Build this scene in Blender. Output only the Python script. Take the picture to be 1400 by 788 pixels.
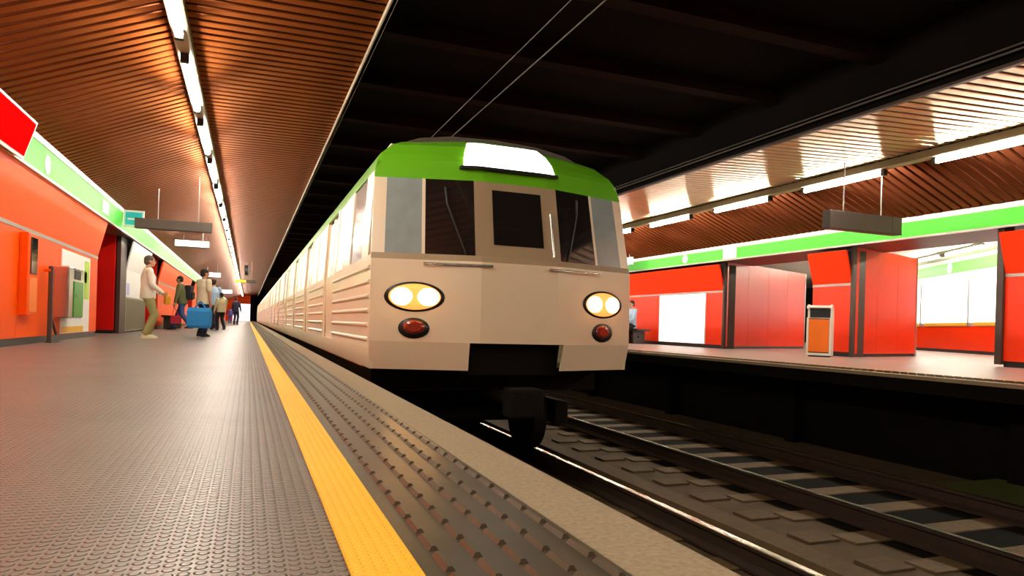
import bpy, bmesh, math, random
from mathutils import Vector, Matrix
random.seed(7)
for _o in list(bpy.data.objects): bpy.data.objects.remove(_o)
SC = bpy.context.scene
COL = SC.collection
R = math.radians

# ------------------------------------------------------------------ camera, world, exposure
CAM_H = 0.45
cam = bpy.data.cameras.new('camera'); camo = bpy.data.objects.new('camera', cam); COL.objects.link(camo)
cam.sensor_width = 36; cam.lens = 24.0; cam.shift_y = 0.0369; cam.clip_end = 400; cam.clip_start = 0.02
yaw = math.atan(361 / 933)
camo.matrix_world = Matrix.Translation((0, 0, CAM_H)) @ Matrix.Rotation(-yaw, 4, 'Z') @ Matrix.Rotation(R(90), 4, 'X') @ Matrix.Rotation(R(1.7), 4, 'Z')
SC.camera = camo
W = bpy.data.worlds.new('world'); SC.world = W; W.use_nodes = True
W.node_tree.nodes['Background'].inputs[0].default_value = (0.9, 0.75, 0.6, 1)
W.node_tree.nodes['Background'].inputs[1].default_value = 0.004
SC.view_settings.view_transform = 'Standard'; SC.view_settings.look = 'None'
SC.view_settings.gamma = 1; SC.view_settings.exposure = 0.0; SC.view_settings.use_curve_mapping = False
TUBE = 105.0          # strength of the platform tubes
YB, YE = -8.0, 100.0 # near and far end of the modelled hall

# ------------------------------------------------------------------ materials
def mat(name, col, rough=0.5, metal=0.0, noise=0.08, scale=6.0, emit=None, es=0.0, coat=0.0, bump=0.0, spec=0.5):
    m = bpy.data.materials.new(name); m.use_nodes = True
    nt = m.node_tree; b = nt.nodes['Principled BSDF']
    b.inputs['Roughness'].default_value = rough; b.inputs['Metallic'].default_value = metal
    b.inputs['Specular IOR Level'].default_value = spec
    b.inputs['Coat Weight'].default_value = coat; b.inputs['Coat Roughness'].default_value = 0.12
    tc = nt.nodes.new('ShaderNodeTexCoord'); nz = nt.nodes.new('ShaderNodeTexNoise')
    nz.inputs['Scale'].default_value = scale; nz.inputs['Detail'].default_value = 4
    nt.links.new(tc.outputs['Object'], nz.inputs['Vector'])
    mx = nt.nodes.new('ShaderNodeMix'); mx.data_type = 'RGBA'
    mx.inputs['A'].default_value = tuple(max(0, c * (1 - noise)) for c in col) + (1,)
    mx.inputs['B'].default_value = tuple(min(1, c * (1 + noise)) for c in col) + (1,)
    nt.links.new(nz.outputs['Fac'], mx.inputs['Factor']); nt.links.new(mx.outputs['Result'], b.inputs['Base Color'])
    if emit:
        b.inputs['Emission Color'].default_value = tuple(emit) + (1,); b.inputs['Emission Strength'].default_value = es
    if bump:
        bp = nt.nodes.new('ShaderNodeBump'); bp.inputs['Strength'].default_value = 1; bp.inputs['Distance'].default_value = bump
        nt.links.new(nz.outputs['Fac'], bp.inputs['Height']); nt.links.new(bp.outputs['Normal'], b.inputs['Normal'])
    return m

def math_node(nt, op, a, b=None):
    n = nt.nodes.new('ShaderNodeMath'); n.operation = op
    for i, v in enumerate((a, b)):
        if v is None: continue
        if isinstance(v, (int, float)): n.inputs[i].default_value = v
        else: nt.links.new(v, n.inputs[i])
    return n.outputs[0]

def studded(name, col, rough, pitch, r0, r1, dist, noise=0.25):
    """round raised studs on a square grid"""
    m = mat(name, col, rough, noise=noise, scale=1.3); nt = m.node_tree; b = nt.nodes['Principled BSDF']
    tc = nt.nodes.new('ShaderNodeTexCoord'); sp = nt.nodes.new('ShaderNodeSeparateXYZ')
    nt.links.new(tc.outputs['Object'], sp.inputs[0])
    fx = math_node(nt, 'SUBTRACT', math_node(nt, 'FRACT', math_node(nt, 'DIVIDE', sp.outputs[0], pitch)), 0.5)
    fy = math_node(nt, 'SUBTRACT', math_node(nt, 'FRACT', math_node(nt, 'DIVIDE', sp.outputs[1], pitch)), 0.5)
    rr = math_node(nt, 'SQRT', math_node(nt, 'ADD', math_node(nt, 'MULTIPLY', fx, fx), math_node(nt, 'MULTIPLY', fy, fy)))
    mr = nt.nodes.new('ShaderNodeMapRange'); mr.interpolation_type = 'SMOOTHSTEP'
    mr.inputs['From Min'].default_value = r1; mr.inputs['From Max'].default_value = r0
    mr.inputs['To Min'].default_value = 0; mr.inputs['To Max'].default_value = 1
    nt.links.new(rr, mr.inputs['Value'])
    bp = nt.nodes.new('ShaderNodeBump'); bp.inputs['Strength'].default_value = 1; bp.inputs['Distance'].default_value = dist
    nt.links.new(mr.outputs[0], bp.inputs['Height']); nt.links.new(bp.outputs['Normal'], b.inputs['Normal'])
    return m

def glossy_slats(name, col, rough, metal, tint=(1, 1, 1)):
    m = mat(name, col, rough, metal, noise=0.12, scale=0.8); b = m.node_tree.nodes['Principled BSDF']
    b.inputs['Anisotropic'].default_value = 1.0; b.inputs['Specular Tint'].default_value = tuple(tint) + (1,); b.inputs['Specular IOR Level'].default_value = 0.8
    cx = m.node_tree.nodes.new('ShaderNodeCombineXYZ'); cx.inputs[0].default_value = 1.0
    m.node_tree.links.new(cx.outputs[0], b.inputs['Tangent'])
    return m

def emis(name, col, s, base=(0.9, 0.9, 0.9)):
    return mat(name, base, 0.4, noise=0.02, emit=col, es=s)

M = dict(
    rubber=studded('black_stud_rubber', (0.19, 0.156, 0.128), 0.38, 0.0265, 0.28, 0.44, 0.012),
    rubber2=mat('sheen_tinted_rubber', (0.40, 0.31, 0.275), 0.36, noise=0.12, scale=1.2, spec=0.6, bump=0.0),  # paler colour stands in for lit walls and lamps reflected in this floor
    yellow=studded('yellow_tactile', (0.95, 0.50, 0.006), 0.55, 0.021, 0.30, 0.42, 0.0012, 0.10),
    barbase=mat('dark_rubber', (0.062, 0.046, 0.028), 0.34, noise=0.35, scale=9, bump=0.0012),
    concrete=mat('speckled_concrete', (0.28, 0.215, 0.13), 0.75, noise=0.45, scale=70, bump=0.002),
    orange=mat('orange_laminate', (0.95, 0.098, 0.002), 0.4, noise=0.06, scale=1.5, spec=0.12),
    red=mat('red_laminate', (0.72, 0.006, 0.003), 0.3, noise=0.06, scale=1.5, spec=0.3),
    vermilion=mat('vermilion_laminate', (0.90, 0.036, 0.002), 0.3, noise=0.06, scale=1.5, spec=0.35),
    green=mat('green_band', (0.075, 0.56, 0.035), 0.45, noise=0.04, scale=1, spec=0.25),
    alu=mat('grey_aluminium', (0.42, 0.38, 0.35), 0.35, 0.6, noise=0.1),
    pale=mat('pale_trim', (0.72, 0.64, 0.6), 0.4, noise=0.05),
    blackskirt=mat('black_skirting', (0.012, 0.011, 0.012), 0.35, noise=0.2),
    brown=mat('dark_brown_panel', (0.055, 0.03, 0.022), 0.4, noise=0.2),
    slat=glossy_slats('copper_brown_slats', (0.165, 0.045, 0.017), 0.40, 0.92, (0.9, 0.52, 0.36)),
    champagne=glossy_slats('champagne_slats', (0.72, 0.56, 0.36), 0.30, 1.0),
    slatgap=mat('slat_gap', (0.01, 0.007, 0.006), 0.9, noise=0.1),
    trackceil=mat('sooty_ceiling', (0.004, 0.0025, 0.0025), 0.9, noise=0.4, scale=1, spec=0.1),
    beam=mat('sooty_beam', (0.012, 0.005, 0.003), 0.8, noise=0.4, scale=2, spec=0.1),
    pit=mat('dark_trackbed', (0.066, 0.039, 0.012), 0.9, noise=0.5, scale=5, bump=0.01),
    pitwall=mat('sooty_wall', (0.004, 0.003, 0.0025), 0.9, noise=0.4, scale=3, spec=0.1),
    sleeper=mat('sleeper_wood', (0.10, 0.062, 0.022), 0.8, noise=0.5, scale=12, bump=0.004),
    pad=mat('dusty_concrete', (0.08, 0.049, 0.016), 0.85, noise=0.4, scale=14, bump=0.004),
    greenpatch=mat('green_lit_patch', (0.05, 0.065, 0.006), 0.8, noise=0.5, scale=5, bump=0.004),  # greenish lit patch on the ground, put into a slab's colour
    railside=mat('rail_rust', (0.03, 0.017, 0.01), 0.7, 0.3, noise=0.3, scale=20),
    railtop=mat('rail_steel', (0.62, 0.56, 0.48), 0.22, 1.0, noise=0.1, scale=20),
    tube=emis('tube_light', (1.0, 0.92, 0.79), TUBE),
    holder=mat('black_lampholder', (0.015, 0.015, 0.014), 0.5, noise=0.1),
    channel=mat('cream_channel', (0.40, 0.36, 0.27), 0.45, noise=0.08),
    darkmetal=mat('dark_grey_metal', (0.085, 0.07, 0.058), 0.45, 0.3, noise=0.12),
    white=mat('white_paper', (0.88, 0.87, 0.86), 0.4, noise=0.02),
    litwhite=emis('backlit_white', (1.0, 0.98, 0.97), 1.1),
    signwhite=emis('lit_sign_white', (1.0, 0.97, 0.92), 1.5),
    signred=mat('sign_red', (0.85, 0.002, 0.002), 0.9, noise=0.03, spec=0.0),
    teal=mat('sign_teal', (0.02, 0.55, 0.68), 0.35, noise=0.05),
    paleblue=mat('sign_pale_blue', (0.35, 0.65, 0.85), 0.4, noise=0.05),
    olivepanel=mat('grey_green_panel', (0.13, 0.125, 0.075), 0.4, noise=0.1),
    lilac=mat('print_lilac', (0.45, 0.45, 0.85), 0.4, noise=0.2),
    amber=mat('amber_print', (0.95, 0.48, 0.02), 0.4, noise=0.15, scale=4),
    lime=mat('lime_print', (0.45, 0.75, 0.05), 0.4, noise=0.3, scale=4),
    steel=mat('brushed_steel', (0.62, 0.58, 0.55), 0.25, 0.95, noise=0.06),
    bingreen=mat('green_door', (0.005, 0.25, 0.02), 0.3, noise=0.05),
    binorange=mat('orange_bin_panel', (0.95, 0.19, 0.005), 0.35, noise=0.04),
    binwhite=mat('cream_bin_shell', (0.85, 0.82, 0.74), 0.3, noise=0.03),
    black=mat('matt_black', (0.01, 0.01, 0.01), 0.5, noise=0.1),
    glassdark=mat('dark_glass', (0.014, 0.011, 0.010), 0.04, noise=0.1, spec=0.9, coat=0.6),
    cream=mat('cream_paint', (0.86, 0.73, 0.52), 0.3, noise=0.07, scale=1.5, coat=0.3),
    tan=mat('tan_paint', (0.40, 0.30, 0.18), 0.35, noise=0.1, scale=1.5, coat=0.2),
    traingreen=mat('leaf_green_paint', (0.14, 0.47, 0.012), 0.32, noise=0.08, scale=1.2, coat=0.3),
    roofgrey=mat('roof_brown_grey', (0.09, 0.07, 0.055), 0.6, noise=0.2),
    under=mat('underframe_black', (0.006, 0.005, 0.004), 0.8, noise=0.3, spec=0.15),
    litpane=emis('lit_carriage_glass', (1.0, 0.86, 0.66), 1.0, (0.3, 0.28, 0.25)),
    bluepane=mat('blue_grey_glass', (0.30, 0.36, 0.36), 0.06, noise=0.2, coat=0.6),
    headlamp=emis('headlamp_glow', (1.0, 0.50, 0.17), 16.0),
    lampring=emis('lamp_halo_glow', (1.0, 0.36, 0.07), 1.3, (0.8, 0.4, 0.1)),
    taillamp=mat('tail_lamp_red', (0.30, 0.03, 0.015), 0.2, noise=0.1, coat=0.5),
    display=emis('display_white', (1.0, 0.98, 0.88), 3.2),
    wall2=mat('passage_cream', (0.75, 0.72, 0.64), 0.6, noise=0.04),
    yellowlit=emis('lit_sign_yellow', (1.0, 0.62, 0.02), 0.9, (0.9, 0.55, 0.02)),
)

# ------------------------------------------------------------------ mesh helpers
class MB:
    def __init__(s): s.v = []; s.f = []; s.mi = []; s.sm = []
    def add(s, vs, fs, mi=0, sm=False):
        o = len(s.v); s.v += [tuple(v) for v in vs]; s.f += [tuple(i + o for i in f) for f in fs]
        s.mi += [mi] * len(fs); s.sm += [sm] * len(fs); return s
    def box(s, x0, x1, y0, y1, z0, z1, mi=0):
        return s.add([(x0, y0, z0), (x1, y0, z0), (x1, y1, z0), (x0, y1, z0), (x0, y0, z1), (x1, y0, z1), (x1, y1, z1), (x0, y1, z1)],
                     [(0, 3, 2, 1), (4, 5, 6, 7), (0, 1, 5, 4), (1, 2, 6, 5), (2, 3, 7, 6), (3, 0, 4, 7)], mi)
    def cbox(s, x0, x1, y0, y1, z0, z1, c=0.01, mi=0):
        """box with chamfered edges"""
        bm = bmesh.new(); bmesh.ops.create_cube(bm, size=1)
        for v in bm.verts: v.co = Vector(((x0 + x1) / 2 + v.co.x * (x1 - x0), (y0 + y1) / 2 + v.co.y * (y1 - y0), (z0 + z1) / 2 + v.co.z * (z1 - z0)))
        bmesh.ops.bevel(bm, geom=bm.edges[:], offset=c, segments=2, affect='EDGES', profile=0.6)
        return s.frombm(bm, mi)
    def frombm(s, bm, mi=0, sm=False):
        bm.verts.index_update()
        s.add([v.co[:] for v in bm.verts], [[v.index for v in f.verts] for f in bm.faces], mi, sm); bm.free(); return s
    def prism_y(s, prof, y0, y1, mi=0, sm=False):
        """profile [(x,z)] counter-clockwise seen from -y, extruded along y"""
        n = len(prof)
        vs = [(x, y0, z) for x, z in prof] + [(x, y1, z) for x, z in prof]
        s.add(vs, [(i, (i + 1) % n, n + (i + 1) % n, n + i) for i in range(n)], mi, sm)
        return s.add(vs, [tuple(range(n - 1, -1, -1)), tuple(range(n, 2 * n))], mi)
    def prism_x(s, prof, x0, x1, mi=0):
        n = len(prof)
        vs = [(x0, y, z) for y, z in prof] + [(x1, y, z) for y, z in prof]
        s.add(vs, [(i, (i + 1) % n, n + (i + 1) % n, n + i) for i in range(n)], mi)
        return s.add(vs, [tuple(range(n - 1, -1, -1)), tuple(range(n, 2 * n))], mi)
    def prism_z(s, prof, z0, z1, mi=0):
        n = len(prof)
        vs = [(x, y, z0) for x, y in prof] + [(x, y, z1) for x, y in prof]
        s.add(vs, [(i, (i + 1) % n, n + (i + 1) % n, n + i) for i in range(n)], mi)
        return s.add(vs, [tuple(range(n - 1, -1, -1)), tuple(range(n, 2 * n))], mi)
    def tube(s, a, b, r0, r1=None, n=12, mi=0, sm=True):
        a = Vector(a); b = Vector(b); r1 = r0 if r1 is None else r1
        d = (b - a).normalized(); u = d.orthogonal().normalized(); w = d.cross(u)
        vs = [a + (u * math.cos(t) + w * math.sin(t)) * r0 for t in [2 * math.pi * i / n for i in range(n)]]
        vs += [b + (u * math.cos(t) + w * math.sin(t)) * r1 for t in [2 * math.pi * i / n for i in range(n)]]
        s.add(vs, [(i, (i + 1) % n, n + (i + 1) % n, n + i) for i in range(n)], mi, sm)
        return s.add(vs, [tuple(range(n - 1, -1, -1)), tuple(range(n, 2 * n))], mi)
    def ball(s, c, r, n=12, mi=0):
        r = r if isinstance(r, (tuple, list)) else (r, r, r)
        bm = bmesh.new(); bmesh.ops.create_uvsphere(bm, u_segments=n, v_segments=max(6, n * 2 // 3), radius=1)
        for v in bm.verts: v.co = Vector((c[0] + v.co.x * r[0], c[1] + v.co.y * r[1], c[2] + v.co.z * r[2]))
        return s.frombm(bm, mi, True)
    def loft(s, rings, mi=0, sm=True):
        n = len(rings[0]); vs = [p for r in rings for p in r]; fs = []
        for k in range(len(rings) - 1):
            fs += [(k * n + i, k * n + (i + 1) % n, (k + 1) * n + (i + 1) % n, (k + 1) * n + i) for i in range(n)]
        s.add(vs, fs, mi, sm)
        return s.add(vs, [tuple(range(n - 1, -1, -1)), tuple(range((len(rings) - 1) * n, len(rings) * n))], mi, sm)
    def move(s, mtx):
        s.v = [tuple(mtx @ Vector(v)) for v in s.v]; return s
    def mesh(s, name, mats):
        me = bpy.data.meshes.new(name); me.from_pydata(s.v, [], s.f)
        for m in (mats if isinstance(mats, (list, tuple)) else [mats]): me.materials.append(m)
        me.polygons.foreach_set('material_index', s.mi); me.polygons.foreach_set('use_smooth', s.sm)
        bm = bmesh.new(); bm.from_mesh(me); bmesh.ops.recalc_face_normals(bm, faces=bm.faces[:]); bm.to_mesh(me); bm.free()
        me.update(); return me
    def build(s, name, mats, parent=None):
        o = bpy.data.objects.new(name, s.mesh(name, mats)); COL.objects.link(o)
        if parent: o.parent = parent
        return o

def empty(name, loc=(0, 0, 0), rz=0.0):
    o = bpy.data.objects.new(name, None); COL.objects.link(o); o.location = loc; o.rotation_euler.z = rz
    o.empty_display_size = 0.2; return o
def tag(o, label, cat, group=None, kind=None):
    o['label'] = label; o['category'] = cat
    if group: o['group'] = group
    if kind: o['kind'] = kind
    return o
def struct(o): o['kind'] = 'structure'; return o
def copy_tree(o, parent=None):
    c = o.copy(); COL.objects.link(c)
    if parent: c.parent = parent
    for ch in list(o.children): copy_tree(ch, c)
    return c
ORD = ['first', 'second', 'third', 'fourth', 'fifth', 'sixth', 'seventh', 'eighth', 'ninth', 'tenth', 'eleventh', 'twelfth',
       'thirteenth', 'fourteenth', 'fifteenth', 'sixteenth', 'seventeenth', 'eighteenth', 'nineteenth', 'twentieth']

# ================================================================== STRUCTURE
EL, ER = 0.86, 7.30          # platform edges
ZB = -1.24                   # track bed level
# left platform ----------------------------------------------------
struct(MB().box(-9.0, 0.182, YB, YE, -0.12, 0.0).build('floor', M['rubber']))
struct(MB().box(0.182, 0.306, YB, YE, -0.12, 0.0035).build('trim_1', M['yellow']))
b = MB().box(0.306, 0.667, YB, YE, -0.12, 0.0)
def bar(mb, x, y, L=0.098, w=0.021, h=0.009):
    mb.add([(x - w / 2, y, 0), (x + w / 2, y, 0), (x + w / 2, y + L, 0), (x - w / 2, y + L, 0),
            (x - w * 0.16, y + 0.005, h), (x + w * 0.24, y + 0.005, h), (x + w * 0.24, y + L - 0.005, h), (x - w * 0.16, y + L - 0.005, h)],
           [(4, 5, 6, 7), (0, 1, 5, 4), (1, 2, 6, 5), (2, 3, 7, 6), (3, 0, 4, 7)])
for k, x in enumerate((0.355, 0.427, 0.499, 0.571, 0.643)):
    y = 0.6 + 0.059 * (k % 2)
    while y < 70: bar(b, x, y); y += 0.118
struct(b.build('trim_2', M['barbase']))
struct(MB().box(0.667, EL, YB, YE, -0.16, 0.002).build('trim_3', M['concrete']))
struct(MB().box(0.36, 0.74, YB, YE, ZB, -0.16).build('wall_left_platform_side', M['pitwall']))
# right platform ---------------------------------------------------
struct(MB().box(7.97, 30.0, YB, 40, -0.12, 0.0).box(7.97, 13.0, 40, YE, -0.12, 0.0).build('floor_right', M['rubber2']))
struct(MB().box(7.85, 7.97, YB, YE, -0.12, 0.0035).build('trim_4', M['yellow']))
b = MB().box(7.49, 7.85, YB, YE, -0.12, 0.0)
for k, x in enumerate((7.525, 7.597, 7.669, 7.741, 7.813)):
    y = 2.6 + 0.059 * (k % 2)
    while y < 24: bar(b, x, y); y += 0.118
struct(b.build('trim_5', M['barbase']))
struct(MB().box(ER, 7.49, YB, YE, -0.04, 0.002).build('trim_6', M['concrete']))
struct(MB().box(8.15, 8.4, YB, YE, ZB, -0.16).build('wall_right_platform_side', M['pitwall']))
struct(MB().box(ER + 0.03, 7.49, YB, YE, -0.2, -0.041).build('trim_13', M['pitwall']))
# track bed
struct(MB().box(0.3, 8.4, YB, YE + 30, ZB - 0.2, ZB).build('floor_trackbed', M['pit']))

# ceilings ----------------------------------------------------------
def slats(name, xa, za, xb, zb, pitch=0.18, flat=0.135, depth=0.05, y0=YB, y1=YE, m='slat'):
    """slatted ceiling between (xa,za) and (xb,zb); grooves run across the platform"""
    L = math.hypot(xb - xa, zb - za); nx, nz = -(zb - za) / L, (xb - xa) / L
    if nz < 0: nx, nz = -nx, -nz
    mb = MB(); y = y0; r = 0.012
    prof = [(0, 0), (flat, 0)]
    vs, fs, mi = [], [], []
    def pt(x, z, y, d): return (x + nx * d, y, z + nz * d)
    while y < y1:
        pr = [(y, depth), (y, r * 0.7), (y + r, 0), (y + flat - r, 0), (y + flat, r * 0.7), (y + flat, depth), (y + pitch, depth)]
        o = len(vs)
        for yy, d in pr: vs.append(pt(xa, za, yy, d)); vs.append(pt(xb, zb, yy, d))
        for k in range(6):
            fs.append((o + 2 * k, o + 2 * k + 1, o + 2 * k + 3, o + 2 * k + 2)); mi.append(1 if k == 5 else 0)
        y += pitch
    mb.v = vs; mb.f = fs; mb.mi = mi; mb.sm = [False] * len(fs)
    return struct(mb.build(name, [M[m], M['slatgap']]))
slats('ceiling_left_wall_slope', -0.80, 3.53, -2.62, 2.74)
slats('ceiling_left_track_side', -0.66, 3.53, 1.20, 3.56)
slats('ceiling_right_track_side', 7.30, 3.30, 9.88, 3.42, m='champagne')
slats('ceiling_right_wall_slope', 9.98, 3.42, 11.66, 2.74)
struct(MB().box(-0.84, -0.62, YB, YE, 3.585, 3.62).build('ceiling_left_ridge', M['channel']))
struct(MB().box(9.84, 10.02, YB, YE, 3.475, 3.51).build('ceiling_right_ridge', M['channel']))
# fascia towards the track
struct(MB().box(1.20, 1.235, YB, YE, 3.50, 4.05).build('trim_7', M['brown']))
struct(MB().box(1.185, 1.24, YB, YE, 3.50, 3.56).build('trim_8', M['channel']))
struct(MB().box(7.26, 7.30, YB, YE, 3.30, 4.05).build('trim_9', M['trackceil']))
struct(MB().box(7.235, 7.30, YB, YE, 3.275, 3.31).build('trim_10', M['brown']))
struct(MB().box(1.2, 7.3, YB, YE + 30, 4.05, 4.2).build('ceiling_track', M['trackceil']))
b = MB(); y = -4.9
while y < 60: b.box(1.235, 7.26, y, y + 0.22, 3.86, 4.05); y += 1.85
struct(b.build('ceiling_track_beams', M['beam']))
# slab above the platform ceilings (stops light leaking)
struct(MB().box(-9, 1.2, YB, YE, 4.05, 4.2).box(7.3, 30, YB, YE, 4.05, 4.2).build('ceiling_slab', M['trackceil']))
# conduits along the ceiling edge
for x, z, r_ in ((7.20, 3.50, 0.012), (7.20, 3.545, 0.012)):
    pass

# left wall ---------------------------------------------------------
XW, XT, XBAND = -2.80, -2.64, -2.60
ZS, ZU, ZB0, ZB1 = 1.52, 2.26, 2.29, 2.68
def wall_seg(name, y0, y1, side, seams, lower='orange', upper='orange'):
    """tilted upper panel over a vertical lower panel; side -1 = left wall, +1 = right wall"""
    xw, xt = (XW, XT) if side < 0 else (11.90, 11.70)
    g = lambda d: d * side              # away from the platform
    wall = struct(empty(name))
    b = MB(); ys = [y0] + seams + [y1]
    for a, c in zip(ys[:-1], ys[1:]):
        b.box(*sorted((xw, xw + g(0.04))), a + 0.004, c - 0.004, 0.10, ZS)
    b.build('lower_panel', M[lower], wall)
    u = MB()
    for a, c in zip(ys[:-1], ys[1:]):
        if side < 0: pr = [(xw, ZS + 0.05), (xw - 0.05, ZS + 0.05), (xt - 0.05, ZU), (xt, ZU)]
        else: pr = [(xw, ZS + 0.05), (xt, ZU), (xt + 0.05, ZU), (xw + 0.05, ZS + 0.05)]
        u.prism_y(pr, y0 + 0.002 if a == y0 else a + 0.001, c - 0.001)
    u.build('upper_panel', M[upper], wall)
    MB().box(*sorted((xw - g(0.008), xw + g(0.03))), y0, y1, ZS, ZS + 0.05).build('seam_strip', M['alu'], wall)
    MB().box(*sorted((xw + g(0.015), xw + g(0.06))), y0, y1, 0.0, 0.10).build('skirting', M['blackskirt'], wall)
    core = MB()
    x2 = xw + g(0.042); x3 = xw + g(0.40)
    core.box(*sorted((x2, x3)), y0 + 0.01, y1 - 0.01, 0.0, ZU)
    core.build('core', M['brown'], wall)
    return wall
wall_seg('wall_left', YB, 15.55, -1, [-1.9, 0.2, 2.3, 4.4, 6.45, 8.55, 10.55, 12.70, 14.85])
wall_seg('wall_left_second', 25.3, 37.5, -1, [27.4, 29.5, 31.6, 33.7, 35.8])
wall_seg('wall_left_third', 40.2, 52.0, -1, [42.3, 44.4, 46.5, 48.6, 50.3])
wall_seg('wall_left_fourth', 54.8, YE, -1, [57, 60, 63, 66, 69, 72, 76, 80, 84, 88, 92, 96])
# poster pier between the first two openings: dark frame
pier = struct(empty('wall_left_pier'))
MB().box(-3.2, -2.842, 18.30, 22.6, 0, 2.26).build('core', M['brown'], pier)
MB().box(-2.86, -2.78, 18.02, 18.85, 0, 2.26).build('post', M['brown'], pier)
# returns inside the openings (red passage walls facing the viewer)
struct(MB().box(-6.5, -2.88, 17.9, 18.0, 0.08, 2.3).build('wall_left_return', M['red']))
struct(MB().box(-6.5, -2.88, 17.92, 18.0, 0.0, 0.08).build('baseboard_left_return', M['blackskirt']))
for yy in (25.2, 40.1, 54.7):
    struct(MB().box(-6.5, -2.85, yy, yy + 0.08, 0.0, 2.3).build('wall_left_return', M['red']))
struct(MB().box(-6.6, -6.5, 10, 60, 0, 3.0).build('wall_left_back', M['wall2']))
struct(MB().box(-6.6, -2.75, 10, 60, 2.34, 2.44).build('ceiling_left_passage', M['brown']))
# green line band
def band(name, xf, y0, y1, side):
    w = struct(empty(name))
    g = side
    zb0, zb1 = (ZB0, ZB1) if side < 0 else (2.36, 2.66)
    MB().box(*sorted((xf, xf + g * 0.06)), y0, y1, zb0, zb1 - 0.02).build('green_face', M['green'], w)
    MB().box(*sorted((xf - g * 0.012, xf + g * 0.06)), y0, y1, zb1 - 0.02, zb1 + 0.07).build('upper_rail', M['pale'], w)
    MB().box(*sorted((xf - g * 0.004, xf + g * 0.06)), y0, y1, zb0 - 0.035, zb0).build('lower_rail', M['alu'], w)
    MB().box(*sorted((xf + g * 0.061, xf + g * 0.4)), y0, y1, zb0 - 0.03, zb1 + 0.06).build('backing', M['brown'], w)
    return w
band('wall_left_band', XBAND, YB, YE, -1)
band('wall_right_band', 11.65, YB, YE, 1)

# right wall --------------------------------------------------------
wall_seg('wall_right', YB, 7.75, 1, [-6, -3.9, -1.8, 0.3, 2.4, 4.5, 6.6], 'vermilion', 'vermilion')
wall_seg('wall_right_second', 10.90, 11.96, 1, [], 'vermilion', 'vermilion')
wall_seg('wall_right_third', 15.07, 34.0, 1, [15.75, 18.25, 20.4, 22.5, 24.6, 26.7, 28.8, 31], 'vermilion', 'vermilion')
wall_seg('wall_right_fourth', 37.0, YE, 1, [39, 42, 45, 48, 52, 56, 60, 64, 70, 76, 82, 90], 'vermilion', 'vermilion')
for yy in (10.80, 14.97):
    struct(MB().prism_z([(11.87, yy + 0.03), (11.96, yy + 0.03), (11.96, yy + 0.10), (11.87, yy + 0.10)], 0, 2.34).build('wall_right_post', M['brown']))
struct(MB().prism_z([(11.84, 7.75), (12.1, 7.75), (12.1, 7.86), (11.84, 7.86)], 0.04, 2.34).build('wall_right_post', M['brown']))
def diag(name, p0, p1, h, n):
    """passage wall running back from the platform, in n panels"""
    a = Vector((p0[0], p0[1], 0)); c = Vector((p1[0], p1[1], 0)); d = (c - a); L = d.length; d.normalize(); nrm = Vector((-d.y, d.x, 0))
    w = struct(empty(name)); mb = MB()
    for k in range(n):
        q0 = a + d * (L * k / n + 0.004); q1 = a + d * (L * (k + 1) / n - 0.004)
        mb.prism_z([q0[:2], q1[:2], (q1 + nrm * 0.05)[:2], (q0 + nrm * 0.05)[:2]], 0.07, h)
    mb.build('panel', M['vermilion'], w)
    q = [a + nrm * 0.01, c + nrm * 0.01, c + nrm * 0.3, a + nrm * 0.3]
    MB().prism_z([(a + nrm * .052 + d * .02)[:2], (c + nrm * .052)[:2], (c + nrm * 0.3)[:2], (a + d * 0.16 + nrm * 0.3)[:2]], 0.0, h).build('core', M['brown'], w)
    MB().prism_z([v[:2] for v in (a + nrm * .01, c + nrm * .01, c + nrm * .05, a + nrm * .05)], 0.0, 0.07).build('skirting', M['blackskirt'], w)
    MB().prism_z([(c - nrm * .01)[:2], (c + d * .05 - nrm * .01)[:2], (c + d * .05 + nrm * .3)[:2], (c + nrm * .3)[:2]], 0.0, h).build('edge_strip', M['alu'], w)
    return w
diag('wall_right_passage', (11.965, 10.86), (15.03, 11.86), 2.36, 3)
diag('wall_right_passage_far', (11.965, 15.04), (16.37, 16.78), 2.36, 4)
# passage ceiling and back wall of the passage hall
struct(MB().box(11.7, 13.3, YB, 34, 2.34, 2.40).build('ceiling_right_passage', M['brown']))
struct(MB().box(13.3, 30, YB, 40, 3.12, 3.2).build('ceiling_hall', M['wall2']))
struct(MB().box(13.26, 13.3, YB, 34, 2.40, 3.2).build('wall_hall_lintel', M['wall2']))
HP0 = Vector((20.2, 13.2, 0)); HD = Vector((2.7, 4.7, 0)).normalized(); HN = Vector((-HD.y, HD.x, 0))
def hall(t, off=0.0): return HP0 + HD * t + HN * off
def hall_slab(t0, t1, z0, z1, o0, o1):
    return MB().prism_z([hall(t0, o0)[:2], hall(t1, o0)[:2], hall(t1, o1)[:2], hall(t0, o1)[:2]], z0, z1)
wh = struct(empty('wall_hall'))
hall_slab(-9, 14, 0.10, 0.86, 0.0, -0.05).build('lower_panel', M['vermilion'], wh)
hall_slab(-9, 14, 0.0, 0.10, -0.01, -0.05).build('skirting', M['blackskirt'], wh)
hall_slab(-9, 14, 2.62, 2.98, 0.01, -0.05).build('green_face', M['green'], wh)
hall_slab(-9, 14, 0.86, 3.12, -0.05, -0.2).build('core', M['wall2'], wh)

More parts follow.
